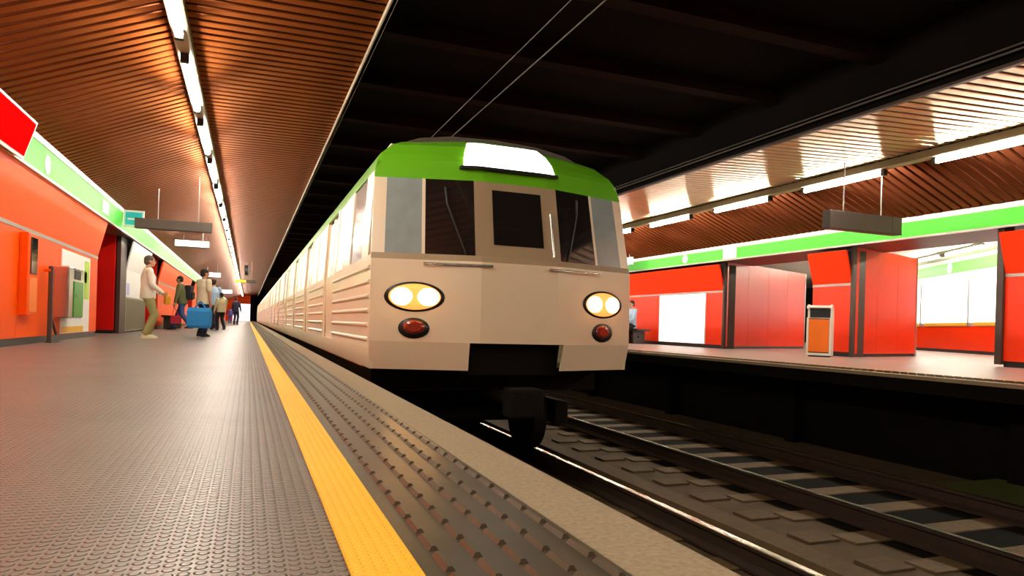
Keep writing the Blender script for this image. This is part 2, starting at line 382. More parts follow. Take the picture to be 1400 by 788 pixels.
# far end of the hall
we = struct(empty('wall_end'))
MB().box(-9, -1.95, YE, YE + 0.3, 0, 4.2).box(-1.95, 0.5, YE, YE + 0.3, 2.35, 4.2).build('panel', M['orange'], we)
MB().box(-1.95, 0.25, YE + 0.1, YE + 0.3, 0, 2.35).build('bright_panel', M['litwhite'], we)
MB().box(0.25, 0.9, YE, YE + 0.3, 0, 4.2).build('dark_jamb', M['pitwall'], we)
MB().box(7.3, 30, YE, YE + 0.3, -1.3, 4.2).build('right_panel', M['orange'], we)
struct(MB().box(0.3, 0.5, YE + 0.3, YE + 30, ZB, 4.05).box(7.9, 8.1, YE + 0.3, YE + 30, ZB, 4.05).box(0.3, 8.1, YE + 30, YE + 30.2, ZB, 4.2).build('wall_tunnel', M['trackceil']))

# ================================================================== TRACKS
def rail(name, x, label):
    z = -1.05; zb = ZB + 0.02; o = empty(name, (x, 0, 0))
    tag(o, label, 'rail')
    MB().prism_y([(-0.07, zb), (0.07, zb), (0.07, zb + 0.02), (0.012, zb + 0.045), (0.012, z - 0.045), (0.034, z - 0.03), (0.034, z - 0.006),
                  (-0.034, z - 0.006), (-0.034, z - 0.03), (-0.012, z - 0.045), (-0.012, zb + 0.045), (-0.07, zb + 0.02)], YB + 3, YE + 20).build('rail_web', M['railside'], o)
    MB().prism_y([(-0.034, z - 0.006), (0.034, z - 0.006), (0.026, z), (-0.026, z)], YB + 3, YE + 20).build('running_surface', M['railtop'], o)
    return o
C1, C2 = 2.62, 5.83
rail('rail', C1 - 0.75, 'running rail under the train nearest the left platform edge')
rail('rail', C1 + 0.75, 'bright polished rail in front of the train, nearest the viewer')
rail('rail', C2 - 0.75, 'dull rail of the empty far track, the one nearer the train')
rail('rail', C2 + 0.75, 'dull rail of the empty far track, beside the right platform')
struct(MB().box(C2 - 0.95, C2 + 0.95, YB + 3, YE, ZB, ZB + 0.006).build('trim_12', M['pitwall']))
def sleeper_mesh():
    mb = MB(); mb.cbox(-1.2, 1.2, -0.13, 0.13, ZB - 0.05, ZB + 0.018, 0.008)
    return mb
sl0 = None; k = 0; y = 2.2
while y < 24:
    o = sleeper_mesh().build('track_sleeper', M['sleeper']) if sl0 is None else sl0.copy()
    if sl0 is None: sl0 = o
    else: COL.objects.link(o)
    o.location = (C2, y, 0)
    n = k - 3
    if n < 0: tag(o, 'nearest dusty sleepers at the lower right corner under the far track', 'sleeper', 'sleepers of the far track')
    elif n < 16: tag(o, 'dusty wooden sleeper between the far track rails, %s one counted back towards the train' % ORD[n], 'sleeper', 'sleepers of the far track')
    else: tag(o, 'distant sleeper of the far track lost in the dark beside the train', 'sleeper', 'sleepers of the far track')
    y += 0.68; k += 1
k = 0; y = 2.0
while y < 6.4:
    o = sl0.copy(); COL.objects.link(o); o.location = (C1 - 0.22, y, 0)
    tag(o, 'dark sleeper of the near track under the bright rail, %s from the lower frame edge' % ORD[k], 'sleeper', 'sleepers of the near track')
    y += 0.68; k += 1
# concrete pads between the two tracks
p0 = None; k = 0; y = 3.0
while y < 9.5:
    if p0 is None:
        p0 = MB().cbox(-0.16, 0.16, -0.13, 0.13, ZB - 0.02, ZB + 0.022, 0.008).build('concrete_pad', M['pad']); o = p0
    else: o = p0.copy(); COL.objects.link(o)
    o.location = (4.42, y, 0)
    tag(o, 'flat concrete pad on the ballast between the two tracks, %s from the viewer' % ORD[k], 'concrete pad', 'concrete pads between the tracks')
    y += 0.68; k += 1
tag(MB().prism_y([(3.82, ZB), (4.12, ZB), (4.10, ZB + 0.05), (3.84, ZB + 0.05)], YB + 3, 40).build('cable_duct', M['pad']), 'long low concrete cable duct running between the two tracks', 'cable duct')
tag(MB().prism_y([(3.62, ZB), (3.72, ZB), (3.71, ZB + 0.04), (3.63, ZB + 0.04)], YB + 3, 40).build('drain_kerb', M['pad']), 'thin concrete drain kerb just beyond the bright rail', 'kerb')
tag(MB().cbox(7.0, 8.1, 3.0, 5.3, ZB - 0.02, ZB + 0.10, 0.02).build('lit_patch_slab', M['greenpatch']), 'green slab put in for a greenish lit patch under the right platform lip', 'slab')
k = 0
for yy in (4.9, 8.3, 11.6, 15.0):
    tag(MB().cbox(7.95, 8.13, yy, yy + 0.2, ZB, -0.16, 0.01).build('support_pier', M['pitwall']), 'dark concrete pier under the right platform lip, %s from the viewer' % ORD[k], 'pier', 'piers under the right platform'); k += 1
# overhead wires
for x, z, r_, lab in ((2.50, 2.98, 0.007, 'lower thin overhead contact wire above the train track'), (2.33, 3.06, 0.005, 'upper thin carrier wire beside the contact wire over the train track')):
    tag(MB().tube((x, YB, z), (x, 60, z), r_, n=6).build('overhead_wire', M['darkmetal']), lab, 'wire')
tag(MB().tube((7.19, YB, 3.40), (7.19, 60, 3.40), 0.016, n=8).tube((7.19, YB, 3.45), (7.19, 60, 3.45), 0.012, n=8).build('conduit_pipe', M['darkmetal']),
    'pair of thin conduit pipes along the dark edge of the right ceiling', 'pipe')

# ================================================================== LAMPS
def channel(x, z, label):
    o = empty('light_channel', (x, 0, z)); tag(o, label, 'light fixture')
    MB().prism_y([(-0.055, 0.19), (-0.085, 0.07), (-0.07, 0.055), (0.07, 0.055), (0.085, 0.07), (0.055, 0.19)], YB, YE - 1).build('channel_body', M['channel'], o)
    return o
channel(-0.735, 3.32, 'long cream light channel along the ridge of the left platform ceiling')
channel(9.92, 3.215, 'long cream light channel along the ridge of the right platform ceiling')
def tube_lamp(x, z, L):
    o = empty('fluorescent_tube', (x, 0, z))
    MB().tube((0, 0.03, 0), (0, L - 0.03, 0), 0.042, n=14).build('glowing_tube', M['tube'], o)
    for a in (-0.04, L - 0.03):
        MB().cbox(-0.045, 0.045, a, a + 0.07, -0.05, 0.053, 0.008).build('lampholder', M['holder'], o)
    return o
def tube_row(x, z, y0, per, L, side):
    proto = None; k0 = -5; k = k0; nvis = 0
    while y0 + per * k + L < YE - 2:
        o = tube_lamp(x, z, L) if proto is None else copy_tree(proto)
        if proto is None: proto = o
        o.location.y = y0 + per * k
        grp = 'fluorescent tubes of the %s platform' % side
        if k < -1: tag(o, 'glowing fluorescent tube of the %s row, overhead in front of the frame' % side, 'light', grp)
        elif nvis < 12:
            tag(o, 'glowing fluorescent tube in the %s ceiling row, %s from the near end' % (side, ORD[nvis]), 'light', grp); nvis += 1
        else: tag(o, 'tiny distant fluorescent tube where the %s ceiling row runs together' % side, 'light', grp)
        k += 1
tube_row(-0.735, 3.32, 8.44, 2.67, 1.98, 'left')
tube_row(9.92, 3.215, 8.50, 2.69, 1.76, 'right')
# lamps of the passage hall on the right, the last one an added fill
hl = empty('passage_lamp', hall(1.2, 1.1).to_tuple()[:2] + (3.0,), math.atan2(HD.y, HD.x) - math.pi / 2)
tag(hl, 'fluorescent batten on the passage ceiling above the white advert panels', 'light')
hl.location.z = 3.0
MB().tube((0, -2.2, 0), (0, -0.2, 0), 0.04).build('glowing_tube', M['tube'], hl)
MB().tube((0, 0.2, 0), (0, 2.2, 0), 0.04).build('glowing_tube', M['tube'], hl)
MB().cbox(-0.05, 0.05, -2.3, 2.3, 0.045, 0.10, 0.01).build('batten', M['channel'], hl)
MB().cbox(-0.05, 0.05, -0.2, 0.2, -0.04, 0.05, 0.01).build('lampholder', M['darkmetal'], hl)
h2 = copy_tree(hl); h2.location = hall(7.5, 1.1).to_tuple()[:2] + (3.0,)
tag(h2, 'fluorescent batten deeper in the passage behind the narrow orange pier', 'light')

fill_batten = copy_tree(hl); fill_batten.location = (15.6, 8.2, 3.0); fill_batten.rotation_euler.z = 0  # unseen lamp added to brighten the passage side wall
tag(fill_batten, 'added fill light batten hidden behind the big orange pier at the right edge', 'light')
# ================================================================== THINGS ON THE LEFT
def rect_on_x(x, y0, y1, z0, z1, t=0.012, c=0.003): return MB().cbox(*sorted((x, x + t)), y0, y1, z0, z1, c)
# advert on the wall with prints
ad = empty('wall_poster', (XW, 13.8, 0)); tag(ad, 'white poster with lime and amber print on the left orange wall', 'poster')
MB().box(0.0, 0.014, -1.05, 1.02, 0.11, 1.47).build('sheet', M['white'], ad)
MB().box(0.0145, 0.016, -1.0, 0.55, 0.12, 0.22).build('amber_strip', M['amber'], ad)
MB().box(0.0145, 0.016, 0.55, 0.95, 0.70, 1.40).box(0.0145, 0.016, 0.50, 0.75, 1.0, 1.2).build('lime_print', M['lime'], ad)
# wall bin
wb = empty('wall_bin', (XW - 0.01, 12.25, 0)); tag(wb, 'brushed steel litter bin with green door hung on the left wall', 'bin')
MB().cbox(0.02, 0.24, 0.0, 0.93, 0.36, 1.17, 0.025).build('steel_body', M['steel'], wb)
d_ = MB().cbox(0.235, 0.252, 0.26, 0.90, 0.38, 0.95, 0.006).build('door', M['bingreen'], wb); d_['label'] = 'green door'
MB().tube((0.252, 0.36, 0.72), (0.265, 0.36, 0.72), 0.02, n=10).build('lock', M['steel'], d_)
MB().box(0.236, 0.246, 0.30, 0.72, 0.98, 1.12).build('slot', M['black'], wb)
MB().cbox(0.232, 0.262, 0.26, 0.80, 1.13, 1.16, 0.008).build('hood', M['steel'], wb)
# cabinet
cb = empty('fire_cabinet', (XW, 10.85, 0)); tag(cb, 'narrow tall orange wall cabinet with dark glass top', 'cabinet')
MB().cbox(0.0, 0.10, -0.24, 0.24, 0.40, 1.49, 0.012).build('body', M['orange'], cb)
MB().cbox(0.098, 0.112, -0.13, 0.15, 0.95, 1.44, 0.005).build('glass_panel', M['glassdark'], cb)
MB().cbox(0.098, 0.108, -0.17, 0.17, 0.44, 0.90, 0.005).build('door', M['binorange'], cb)
# stanchion
stn = empty('barrier_post', (-2.70, 11.75, 0)); tag(stn, 'slim dark metal post with a short brace before the left orange wall', 'post')
MB().cbox(-0.03, 0.03, -0.03, 0.03, 0.0, 1.12, 0.01).build('upright', M['darkmetal'], stn)
MB().tube((0, 0.02, 0.40), (0, 0.36, 0.12), 0.018).build('brace', M['darkmetal'], stn)
MB().cbox(-0.045, 0.045, -0.045, 0.40, 0.0, 0.015, 0.004).build('foot_plate', M['darkmetal'], stn)
MB().tube((0.0, -0.02, 1.06), (-0.088, -0.02, 1.06), 0.022).build('arm', M['orange'], stn)
# poster pier advert: lower grey-green panel and white sheet following the lean
ap = empty('advert_board', (XW, 20.75, 0)); tag(ap, 'tall white advert board over a grey green plinth behind the man in white', 'advert')
MB().box(-0.03, 0.01, -1.85, 1.6, 0.06, 0.86).build('plinth', M['olivepanel'], ap)
MB().prism_y([(0.012, 0.88), (0.012, 1.54), (0.16, 2.24), (0.13, 2.24), (-0.02, 1.54), (-0.02, 0.88)], -1.85, 1.6).build('sheet', M['white'], ap)
MB().box(0.0125, 0.014, -1.75, -1.35, 0.92, 1.22).build('print', M['lilac'], ap)
MB().box(-0.032, 0.02, -1.9, 1.65, 0.84, 0.88).box(-0.032, 0.02, -1.89, -1.85, 0.05, 0.88).box(-0.032, 0.02, -1.9, 1.65, 0.04, 0.06).build('frame', M['alu'], ap)
# bench
def bench(x, y, L, label, rz=0):
    o = empty('platform_bench', (x, y, 0), rz); tag(o, label, 'bench')
    MB().cbox(-0.24, 0.24, -L / 2, L / 2, 0.40, 0.46, 0.015).build('seat', M['black'], o)
    MB().cbox(-0.26, -0.22, -L / 2, L / 2, 0.50, 0.80, 0.012).build('backrest', M['black'], o) if False else None
    for a in (-L / 2 + 0.25, L / 2 - 0.3):
        MB().cbox(-0.2, 0.2, a, a + 0.06, 0.0, 0.40, 0.01).build('leg', M['darkmetal'], o)
    MB().cbox(-0.05, 0.05, -L / 2 + 0.2, L / 2 - 0.2, 0.2, 0.26, 0.01).build('stretcher', M['darkmetal'], o)
    return o
bench(-2.42, 26.2, 2.2, 'long black bench against the left orange wall behind the walkers')
bench(11.45, 18.75, 0.95, 'black bench on the right platform beside the train nose')
# red sign on the band
rs = empty('red_sign', (XBAND, 8.75, 2.5)); tag(rs, 'red sign with white border on the green band, top left corner', 'sign')
MB().prism_y([(0.03, -0.24), (0.06, -0.25), (0.20, 0.20), (0.17, 0.21)], -0.95, 0.92).build('border', M['white'], rs)
MB().prism_y([(0.0745, -0.215), (0.0785, -0.216), (0.1955, 0.173), (0.1915, 0.174)], -0.90, 0.88).build('face', M['signred'], rs)
MB().box(0.0, 0.05, -0.6, -0.55, -0.1, 0.05).box(0.0, 0.05, 0.5, 0.55, -0.1, 0.05).build('bracket', M['alu'], rs)
def disc_on_band(x, y, z, r, side, label):
    o = empty('round_emblem', (x, y, z)); tag(o, label, 'emblem')
    MB().tube((0, 0, 0), (-side * 0.01, 0, 0), r, n=24).build('disc', M['white'], o)
    MB().tube((-side * 0.0102, 0, 0), (-side * 0.014, 0, 0), r * 0.62, n=24).build('inner_disc', M['pale'], o)
    return o
disc_on_band(XBAND, 10.95, 2.45, 0.13, -1, 'white round emblem on the green band of the left wall')
disc_on_band(11.65, 16.5, 2.51, 0.12, 1, 'white round emblem on the green band of the right wall')
# teal direction sign sticking out of the band
ts = empty('teal_sign', (-2.58, 16.9, 2.53)); tag(ts, 'small teal sign with white border projecting from the green band', 'sign')
MB().cbox(0.0, 0.40, -0.03, 0.03, -0.17, 0.19, 0.008).build('border', M['white'], ts)
MB().box(0.04, 0.36, -0.034, -0.031, -0.13, 0.15).build('face', M['teal'], ts)
MB().box(0.08, 0.32, -0.037, -0.035, -0.02, 0.02).build('white_bar', M['white'], ts)
ws = empty('band_sign', (XBAND, 15.0, 2.48)); tag(ws, 'small plain white panel on the left green band before the teal sign', 'sign')
MB().cbox(0, 0.012, -0.3, 0.3, -0.12, 0.12, 0.003).build('plate', M['white'], ws)
bs = empty('band_sign', (11.65, 14.55, 2.53)); tag(bs, 'white sign with pale blue pictograms on the right green band', 'sign')
MB().cbox(-0.014, 0, -0.26, 0.26, -0.16, 0.17, 0.003).build('plate', M['white'], bs)
mb = MB()
for yy in (-0.12, 0.12):
    mb.box(-0.016, -0.0145, yy - 0.07, yy + 0.07, -0.04, 0.12)
    mb.box(-0.016, -0.0145, yy - 0.08, yy + 0.08, -0.12, -0.08)
mb.build('pictogram', M['paleblue'], bs)
ws2 = empty('station_sign', (11.3, 19.4, 2.62)); tag(ws2, 'white lit sign hanging at the right band beside the train', 'sign')
MB().cbox(-0.03, 0.03, -0.6, 0.6, -0.1, 0.12, 0.008).build('box', M['signwhite'], ws2)
MB().tube((0, -0.4, 0.12), (0, -0.4, 0.24), 0.008).tube((0, 0.4, 0.12), (0, 0.4, 0.24), 0.008).build('rod', M['alu'], ws2)

def hang_sign(x0, x1, y, z0, z1, ztop, label, face='darkmetal', rods=None, dep=0.10):
    o = empty('hanging_sign', ((x0 + x1) / 2, y, z0)); tag(o, label, 'sign')
    w = (x1 - x0) / 2; h = z1 - z0
    MB().cbox(-w, w, -dep, dep, 0, h, 0.012).build('box', M['darkmetal'], o)
    if face != 'darkmetal': MB().box(-w + 0.02, w - 0.02, -dep - 0.004, -dep - 0.001, 0.02, h - 0.02).build('face', M[face], o)
    else: MB().box(w * 0.72, w * 0.725, -dep - 0.003, -dep - 0.0005, 0.0, h).box(-w, w, -dep - 0.004, -dep - 0.0005, -0.004, 0.012).build('panel_joint', M['black'], o)
    for r_ in (rods or (-w * 0.5, w * 0.6)):
        MB().tube((r_, 0, h), (r_, 0, ztop(r_ + (x0 + x1) / 2) - z0), 0.011, n=8).build('rod', M['alu'], o)
    return o
zl = lambda x: (3.53 + (x + 0.80) * 0.434) if x < -0.8 else 3.535
zr = lambda x: 3.30 + (x - 7.3) * 0.0465 if x < 9.9 else 3.42 - (x - 9.98) * 0.405
hang_sign(-2.23, -0.77, 16.0, 2.24, 2.45, zl, 'dark grey sign box hung across the left platform on rods', rods=(-0.31, 0.46))
hang_sign(-2.23, -1.21, 24.0, 2.64, 2.87, zl, 'bright white lit sign below the dark hanging sign box', 'signwhite')
hang_sign(-2.2, -1.35, 38.0, 2.46, 2.72, zl, 'white lit sign far along the left platform above the dark haired walker', 'signwhite')
hang_sign(-2.2, -1.2, 58.0, 2.3, 2.62, zl, 'smallest white lit sign hung far down the left platform', 'signwhite')
o = hang_sign(-0.69, 0.35, 40.0, 2.36, 2.52, zl, 'half yellow half dark sign hung near the left platform edge', rods=(-0.3, 0.3))
MB().box(-0.5, 0.02, -0.108, -0.101, 0.015, 0.145).build('yellow_face', M['yellowlit'], o)
o = hang_sign(9.05, 10.70, 8.85, 2.25, 2.56, zr, 'dark grey sign box hung on two rods over the right platform', rods=(-0.45, 0.42), dep=0.09)
# clock
ck = empty('platform_clock', (-0.14, 40.0, 3.05), R(85)); tag(ck, 'small black round clock hung edge on above the far left platform', 'clock')
MB().tube((0, -0.09, 0), (0, 0.09, 0), 0.28, n=28).build('case', M['black'], ck)
for s_ in (-1, 1): MB().tube((0, s_ * 0.0905, 0), (0, s_ * 0.093, 0), 0.24, n=28).build('dial', M['white'], ck)
MB().tube((0, 0, 0.27), (0, 0, 0.42), 0.015).build('rod', M['alu'], ck)

# ================================================================== THINGS ON THE RIGHT
ra = empty('wall_poster', (11.90, 16.95, 0)); tag(ra, 'blank bright white advert on the orange wall right of the train', 'poster')
MB().cbox(-0.02, 0.0, -1.12, 1.12, 0.11, 1.51, 0.004).build('sheet', M['litwhite'], ra)
for a in (-1.15, 1.12): MB().box(-0.024, -0.0, a, a + 0.03, 0.10, 1.52).build('frame_side', M['pale'], ra)
def hall_panel(t0, t1, label):
    c = hall((t0 + t1) / 2, 0.0); o = empty('passage_advert', (c.x, c.y, 0), math.atan2(HD.y, HD.x)); tag(o, label, 'advert', 'adverts on the passage wall')
    w = (t1 - t0) / 2
    MB().box(-w + 0.03, w - 0.03, 0.0, 0.03, 0.98, 2.60).build('sheet', M['litwhite'], o)
    MB().box(-w + 0.03, w - 0.35, 0.0, 0.031, 0.88, 0.975).build('amber_strip', M['amber'], o)
    for a in (-w + 0.004, w - 0.034): MB().box(a, a + 0.03, -0.01, 0.04, 0.86, 2.62).build('frame_side', M['alu'], o)
    return o
hall_panel(-1.6, 1.9, 'white backlit advert in the passage, right one beside the big orange pier')
hall_panel(1.9, 5.3, 'white backlit advert in the passage, left one beside the orange passage wall')
hall_panel(5.3, 8.7, 'white backlit advert glimpsed between the far passage wall and narrow pier')
ge = empty('round_emblem', hall(3.2, 0.02).to_tuple()[:2] + (2.80,), math.atan2(HD.y, HD.x)); tag(ge, 'white round emblem on the passage green band above the adverts', 'emblem')
MB().tube((0, 0, 0), (0, 0.01, 0), 0.17, n=24).build('disc', M['white'], ge)
# litter bin on the right platform
lb = empty('litter_bin', (11.0, 10.83, 0), R(-54)); tag(lb, 'cream litter bin with orange front and curved hood on the right platform', 'bin')
Wb, Db = 0.215, 0.165
side = [(-Db, 0.06), (Db, 0.06), (Db, 0.86), (Db - 0.04, 0.98), (Db - 0.13, 1.05), (-0.05, 1.075), (-Db - 0.02, 1.03), (-Db - 0.02, 0.985), (-0.06, 1.0), (-0.06, 0.80), (-Db, 0.80)]
for s_ in (-1, 1):
    MB().prism_x(side, s_ * Wb - 0.02, s_ * Wb + 0.02).build('side_shell', M['binwhite'], lb)
MB().prism_x([(-Db + .02, 0.78), (Db - .01, 0.78), (Db - .01, 0.88), (Db - .05, 0.97), (Db - 0.13, 1.035), (-0.02, 1.06), (-Db - 0.02, 1.02), (-Db - 0.02, 1.0), (-0.03, 1.03), (Db - 0.15, 0.99), (Db - 0.08, 0.9), (Db - 0.08, 0.80), (-Db + .02, 0.80)], -Wb + 0.02, Wb - 0.02).build('hood', M['binwhite'], lb)
MB().cbox(-Wb + 0.02, Wb - 0.02, -Db + 0.01, Db - 0.01, 0.08, 0.79, 0.008).cbox(-Wb + 0.02, Wb - 0.02, -0.05, Db - 0.085, 0.785, 0.98, 0.008).build('liner_dark_opening', M['black'], lb)  # upper black box added to darken the hood opening
fp = MB().cbox(-Wb + 0.025, Wb - 0.025, -Db - 0.012, -Db + 0.012, 0.10, 0.77, 0.008).build('front_panel', M['binorange'], lb); fp['label'] = 'orange front panel'
MB().box(-Wb - 0.02, Wb + 0.02, -Db - 0.01, Db, 0.03, 0.08).build('base_rim', M['binwhite'], lb)
MB().box(-Wb + 0.02, Wb - 0.02, -Db + 0.03, Db - 0.03, 0.0, 0.03).build('plinth', M['black'], lb)

# ================================================================== TRAIN
TX, HW, TY = 2.50, 1.42, 6.25      # centre line, half width, nose
tr = empty('metro_train', (TX, TY, -1.05)); tag(tr, 'cream metro train with green roof line entering along the left platform', 'train')
Z0 = 1.05                          # local z of the platform level
def sweep(x): return 0.0 if abs(x) < 0.42 else 0.30 * (abs(x) - 0.42) / (HW - 0.42)
def lean(z):
    pts = [(0.0, 0.06), (0.30, 0.0), (1.05, 0.02), (1.12, 0.05), (1.88, 0.22), (2.10, 0.30), (2.30, 0.48), (2.42, 0.75), (2.48, 1.2)]
    if z <= pts[0][0]: return pts[0][1]
    for (a, p), (c, q) in zip(pts[:-1], pts[1:]):
        if z <= c: return p + (q - p) * (z - a) / (c - a)
    return pts[-1][1]
def halfw(z):
    pts = [(0.0, 1.40), (0.2, 1.42), (1.05, 1.42), (1.98, 1.37), (2.15, 1.30), (2.32, 1.12), (2.42, 0.85), (2.48, 0.5)]
    for (a, p), (c, q) in zip(pts[:-1], pts[1:]):
        if z <= c: return p + (q - p) * max(0, z - a) / (c - a)
    return pts[-1][1]
def fpt(x, z, off=0.0):
    """point on the train front (local): x from the centre line, z above platform level"""
    k = halfw(z) / HW
    return (x * k, sweep(x) + lean(z) - off, z + Z0)
def fpanel(x0, x1, z0, z1, nx, nz, off=0.0, thick=0.03, slant=0.0, mi=0, mb=None):
    """panel that follows the faceted front; slant narrows it upward at the outer edge"""
    mb = mb or MB(); A = []; Bk = []
    for j in range(nz + 1):
        z = z0 + (z1 - z0) * j / nz
        for i in range(nx + 1):
            x = x0 + (x1 - x0) * i / nx
            p = fpt(x, z, off); A.append(p); Bk.append((p[0], p[1] + thick, p[2]))
    n = (nx + 1) * (nz + 1); fs = []
    q = lambda i, j: j * (nx + 1) + i
    for j in range(nz):
        for i in range(nx):
            fs.append((q(i, j), q(i + 1, j), q(i + 1, j + 1), q(i, j + 1)))
            fs.append((n + q(i, j), n + q(i, j + 1), n + q(i + 1, j + 1), n + q(i + 1, j)))
    for i in range(nx):
        fs.append((q(i, 0), n + q(i, 0), n + q(i + 1, 0), q(i + 1, 0))); fs.append((q(i, nz), q(i + 1, nz), n + q(i + 1, nz), n + q(i, nz)))
    for j in range(nz):
        fs.append((q(0, j), q(0, j + 1), n + q(0, j + 1), n + q(0, j))); fs.append((q(nx, j), n + q(nx, j), n + q(nx, j + 1), q(nx, j + 1)))
    return mb.add(A + Bk, fs, mi)
# front parts
fpanel(-0.52, 0.52, -0.05, 0.30, 6, 2, -0.14, 0.02).build('coupler_gap_shade', M['under'], tr)  # dark sheet added so the coupler gap looks shaded
fpanel(-HW, HW, 0.27, 1.06, 14, 4).build('front_panel', M['cream'], tr)
for s_ in (-1, 1):
    x0, x1 = sorted((s_ * 0.50, s_ * HW)); fpanel(x0, x1, 0.0, 0.27, 6, 2).build('front_skirt', M['cream'], tr)
fpanel(-HW, HW, 1.06, 1.12, 14, 1).build('belt_rail', M['tan'], tr)
fpanel(-HW, HW, 1.88, 2.48, 16, 9).build('front_cap', M['traingreen'], tr)
fpanel(-HW, -1.30, 1.12, 1.88, 2, 3).build('corner_pillar', M['cream'], tr)
fpanel(1.30, HW, 1.12, 1.88, 2, 3).build('corner_pillar', M['cream'], tr)
for s_, nm in ((-1, 'left'), (1, 'right')):
    x0, x1 = sorted((s_ * 0.46, s_ * 0.93))
    fpanel(x0, x1, 1.12, 1.88, 6, 4, 0.0, 0.02).build('windscreen', M['glassdark'], tr)
    x0, x1 = sorted((s_ * 0.96, s_ * 1.30))
    fpanel(x0, x1, 1.12, 1.88, 4, 4, 0.0, 0.02).build('corner_window', M['bluepane'], tr)
    x0, x1 = sorted((s_ * 0.93, s_ * 0.96)); fpanel(x0, x1, 1.12, 1.88, 1, 4, 0.006, 0.026).build('window_post', M['cream'], tr)
    a = fpt(s_ * 0.55, 1.13, 0.01); c = fpt(s_ * 0.72, 1.62, 0.012)
    MB().tube(a, c, 0.009, n=6).tube(c, fpt(s_ * 0.74, 1.80, 0.012), 0.013, n=6).build('wiper', M['black'], tr)
dr = fpanel(-0.46, 0.46, 1.12, 1.88, 6, 3).build('end_door', M['tan'], tr)
fpanel(-0.27, 0.27, 1.24, 1.80, 4, 3, 0.006, 0.01).build('door_pane', M['glassdark'], dr)
MB().tube(fpt(0.36, 1.15, 0.03), fpt(0.36, 1.6, 0.03), 0.012, n=8).build('grab_handle', M['steel'], dr)
dp = fpanel(-0.56, 0.46, 2.03, 2.34, 6, 3, 0.05, 0.05).build('destination_display', M['display'], tr)
fpanel(-0.60, 0.50, 2.00, 2.03, 6, 1, 0.06, 0.06).build('display_frame', M['black'], dp)
def fdisc(x, z, r, off, mb, n=20, sx=1.0):
    c = Vector(fpt(x, z, off)); tx = Vector(fpt(x + 0.05, z, off)) - Vector(fpt(x - 0.05, z, off)); tx.normalize()
    tz = Vector((0, 0, 1)); nn = tx.cross(tz); nn = nn if nn.y < 0 else -nn
    ring = [c + tx * math.cos(t) * r * sx + tz * math.sin(t) * r for t in [2 * math.pi * i / n for i in range(n)]]
    back = [p - nn * 0.02 for p in ring]; mid = [c + (p - c) * 0.6 + nn * 0.015 for p in ring]
    return mb.loft([back, ring, mid])
for s_ in (-1, 1):
    bz = fdisc(s_ * 1.02, 0.70, 0.145, 0.006, MB(), 28, 2.0).build('lamp_bezel', M['black'], tr)
    fdisc(s_ * 1.02, 0.70, 0.125, 0.016, MB(), 28, 2.0).build('lamp_halo', M['lampring'], bz)  # glowing ring added for the orange halo round the headlamps
    for xx in (0.90, 1.14):
        fdisc(s_ * xx, 0.70, 0.085, 0.03, MB(), 20, 1.25).build('headlamp', M['headlamp'], bz)
    tb = fdisc(s_ * 1.02, 0.40, 0.10, 0.006, MB(), 20, 1.5).build('tail_bezel', M['black'], tr)
    fdisc(s_ * 1.02, 0.41, 0.07, 0.02, MB(), 16, 1.5).build('tail_lamp', M['taillamp'], tb)
    MB().tube(fpt(s_ * 0.30, 1.02, 0.03), fpt(s_ * 0.95, 1.02, 0.03), 0.014, n=8).build('handrail', M['steel'], tr)
# coupler
MB().tube((0, -0.15, 0.75), (0, 0.9, 0.75), 0.07).cbox(-0.17, 0.17, -0.28, -0.02, 0.62, 0.90, 0.03).build('coupler', M['under'], tr)

def body_profile():
    zs = [0.0, 0.2, 1.05, 1.12]; return zs
CARL = 17.4
def strip(mb, ya, yb, za, zb, sides=(-1, 1), off=0.0, t=0.035, mi=0):
    """side wall strip between two heights; follows the tumblehome"""
    for s_ in sides:
        a = s_ * (halfw(za) + off); c = s_ * (halfw(zb) + off)
        pr = [(a, za + Z0), (c, zb + Z0), (c - s_ * t, zb + Z0), (a - s_ * t, za + Z0)]
        mb.prism_y(pr, ya, yb, mi)
    return mb
def windows(lead):
    """(y0, y1) of windows and doors along a car; local to the car's front end"""
    doors = [(2.9, 4.2), (6.9, 8.2), (10.9, 12.2), (14.9, 16.2)] if not lead else [(3.4, 4.7), (7.3, 8.6), (11.2, 12.5), (14.9, 16.2)]
    wins = []
    prev = 0.35 if not lead else 2.35
    for a, c in doors:
        L = a - prev - 0.25
        if L > 2.0: wins += [(prev + 0.15, prev + 0.15 + (L - 0.1) / 2 - 0.05), (prev + 0.15 + (L - 0.1) / 2 + 0.05, a - 0.2)]
        elif L > 0.5: wins.append((prev + 0.15, a - 0.2))
        prev = c
    wins.append((prev + 0.2, CARL - 0.3))
    return wins, doors
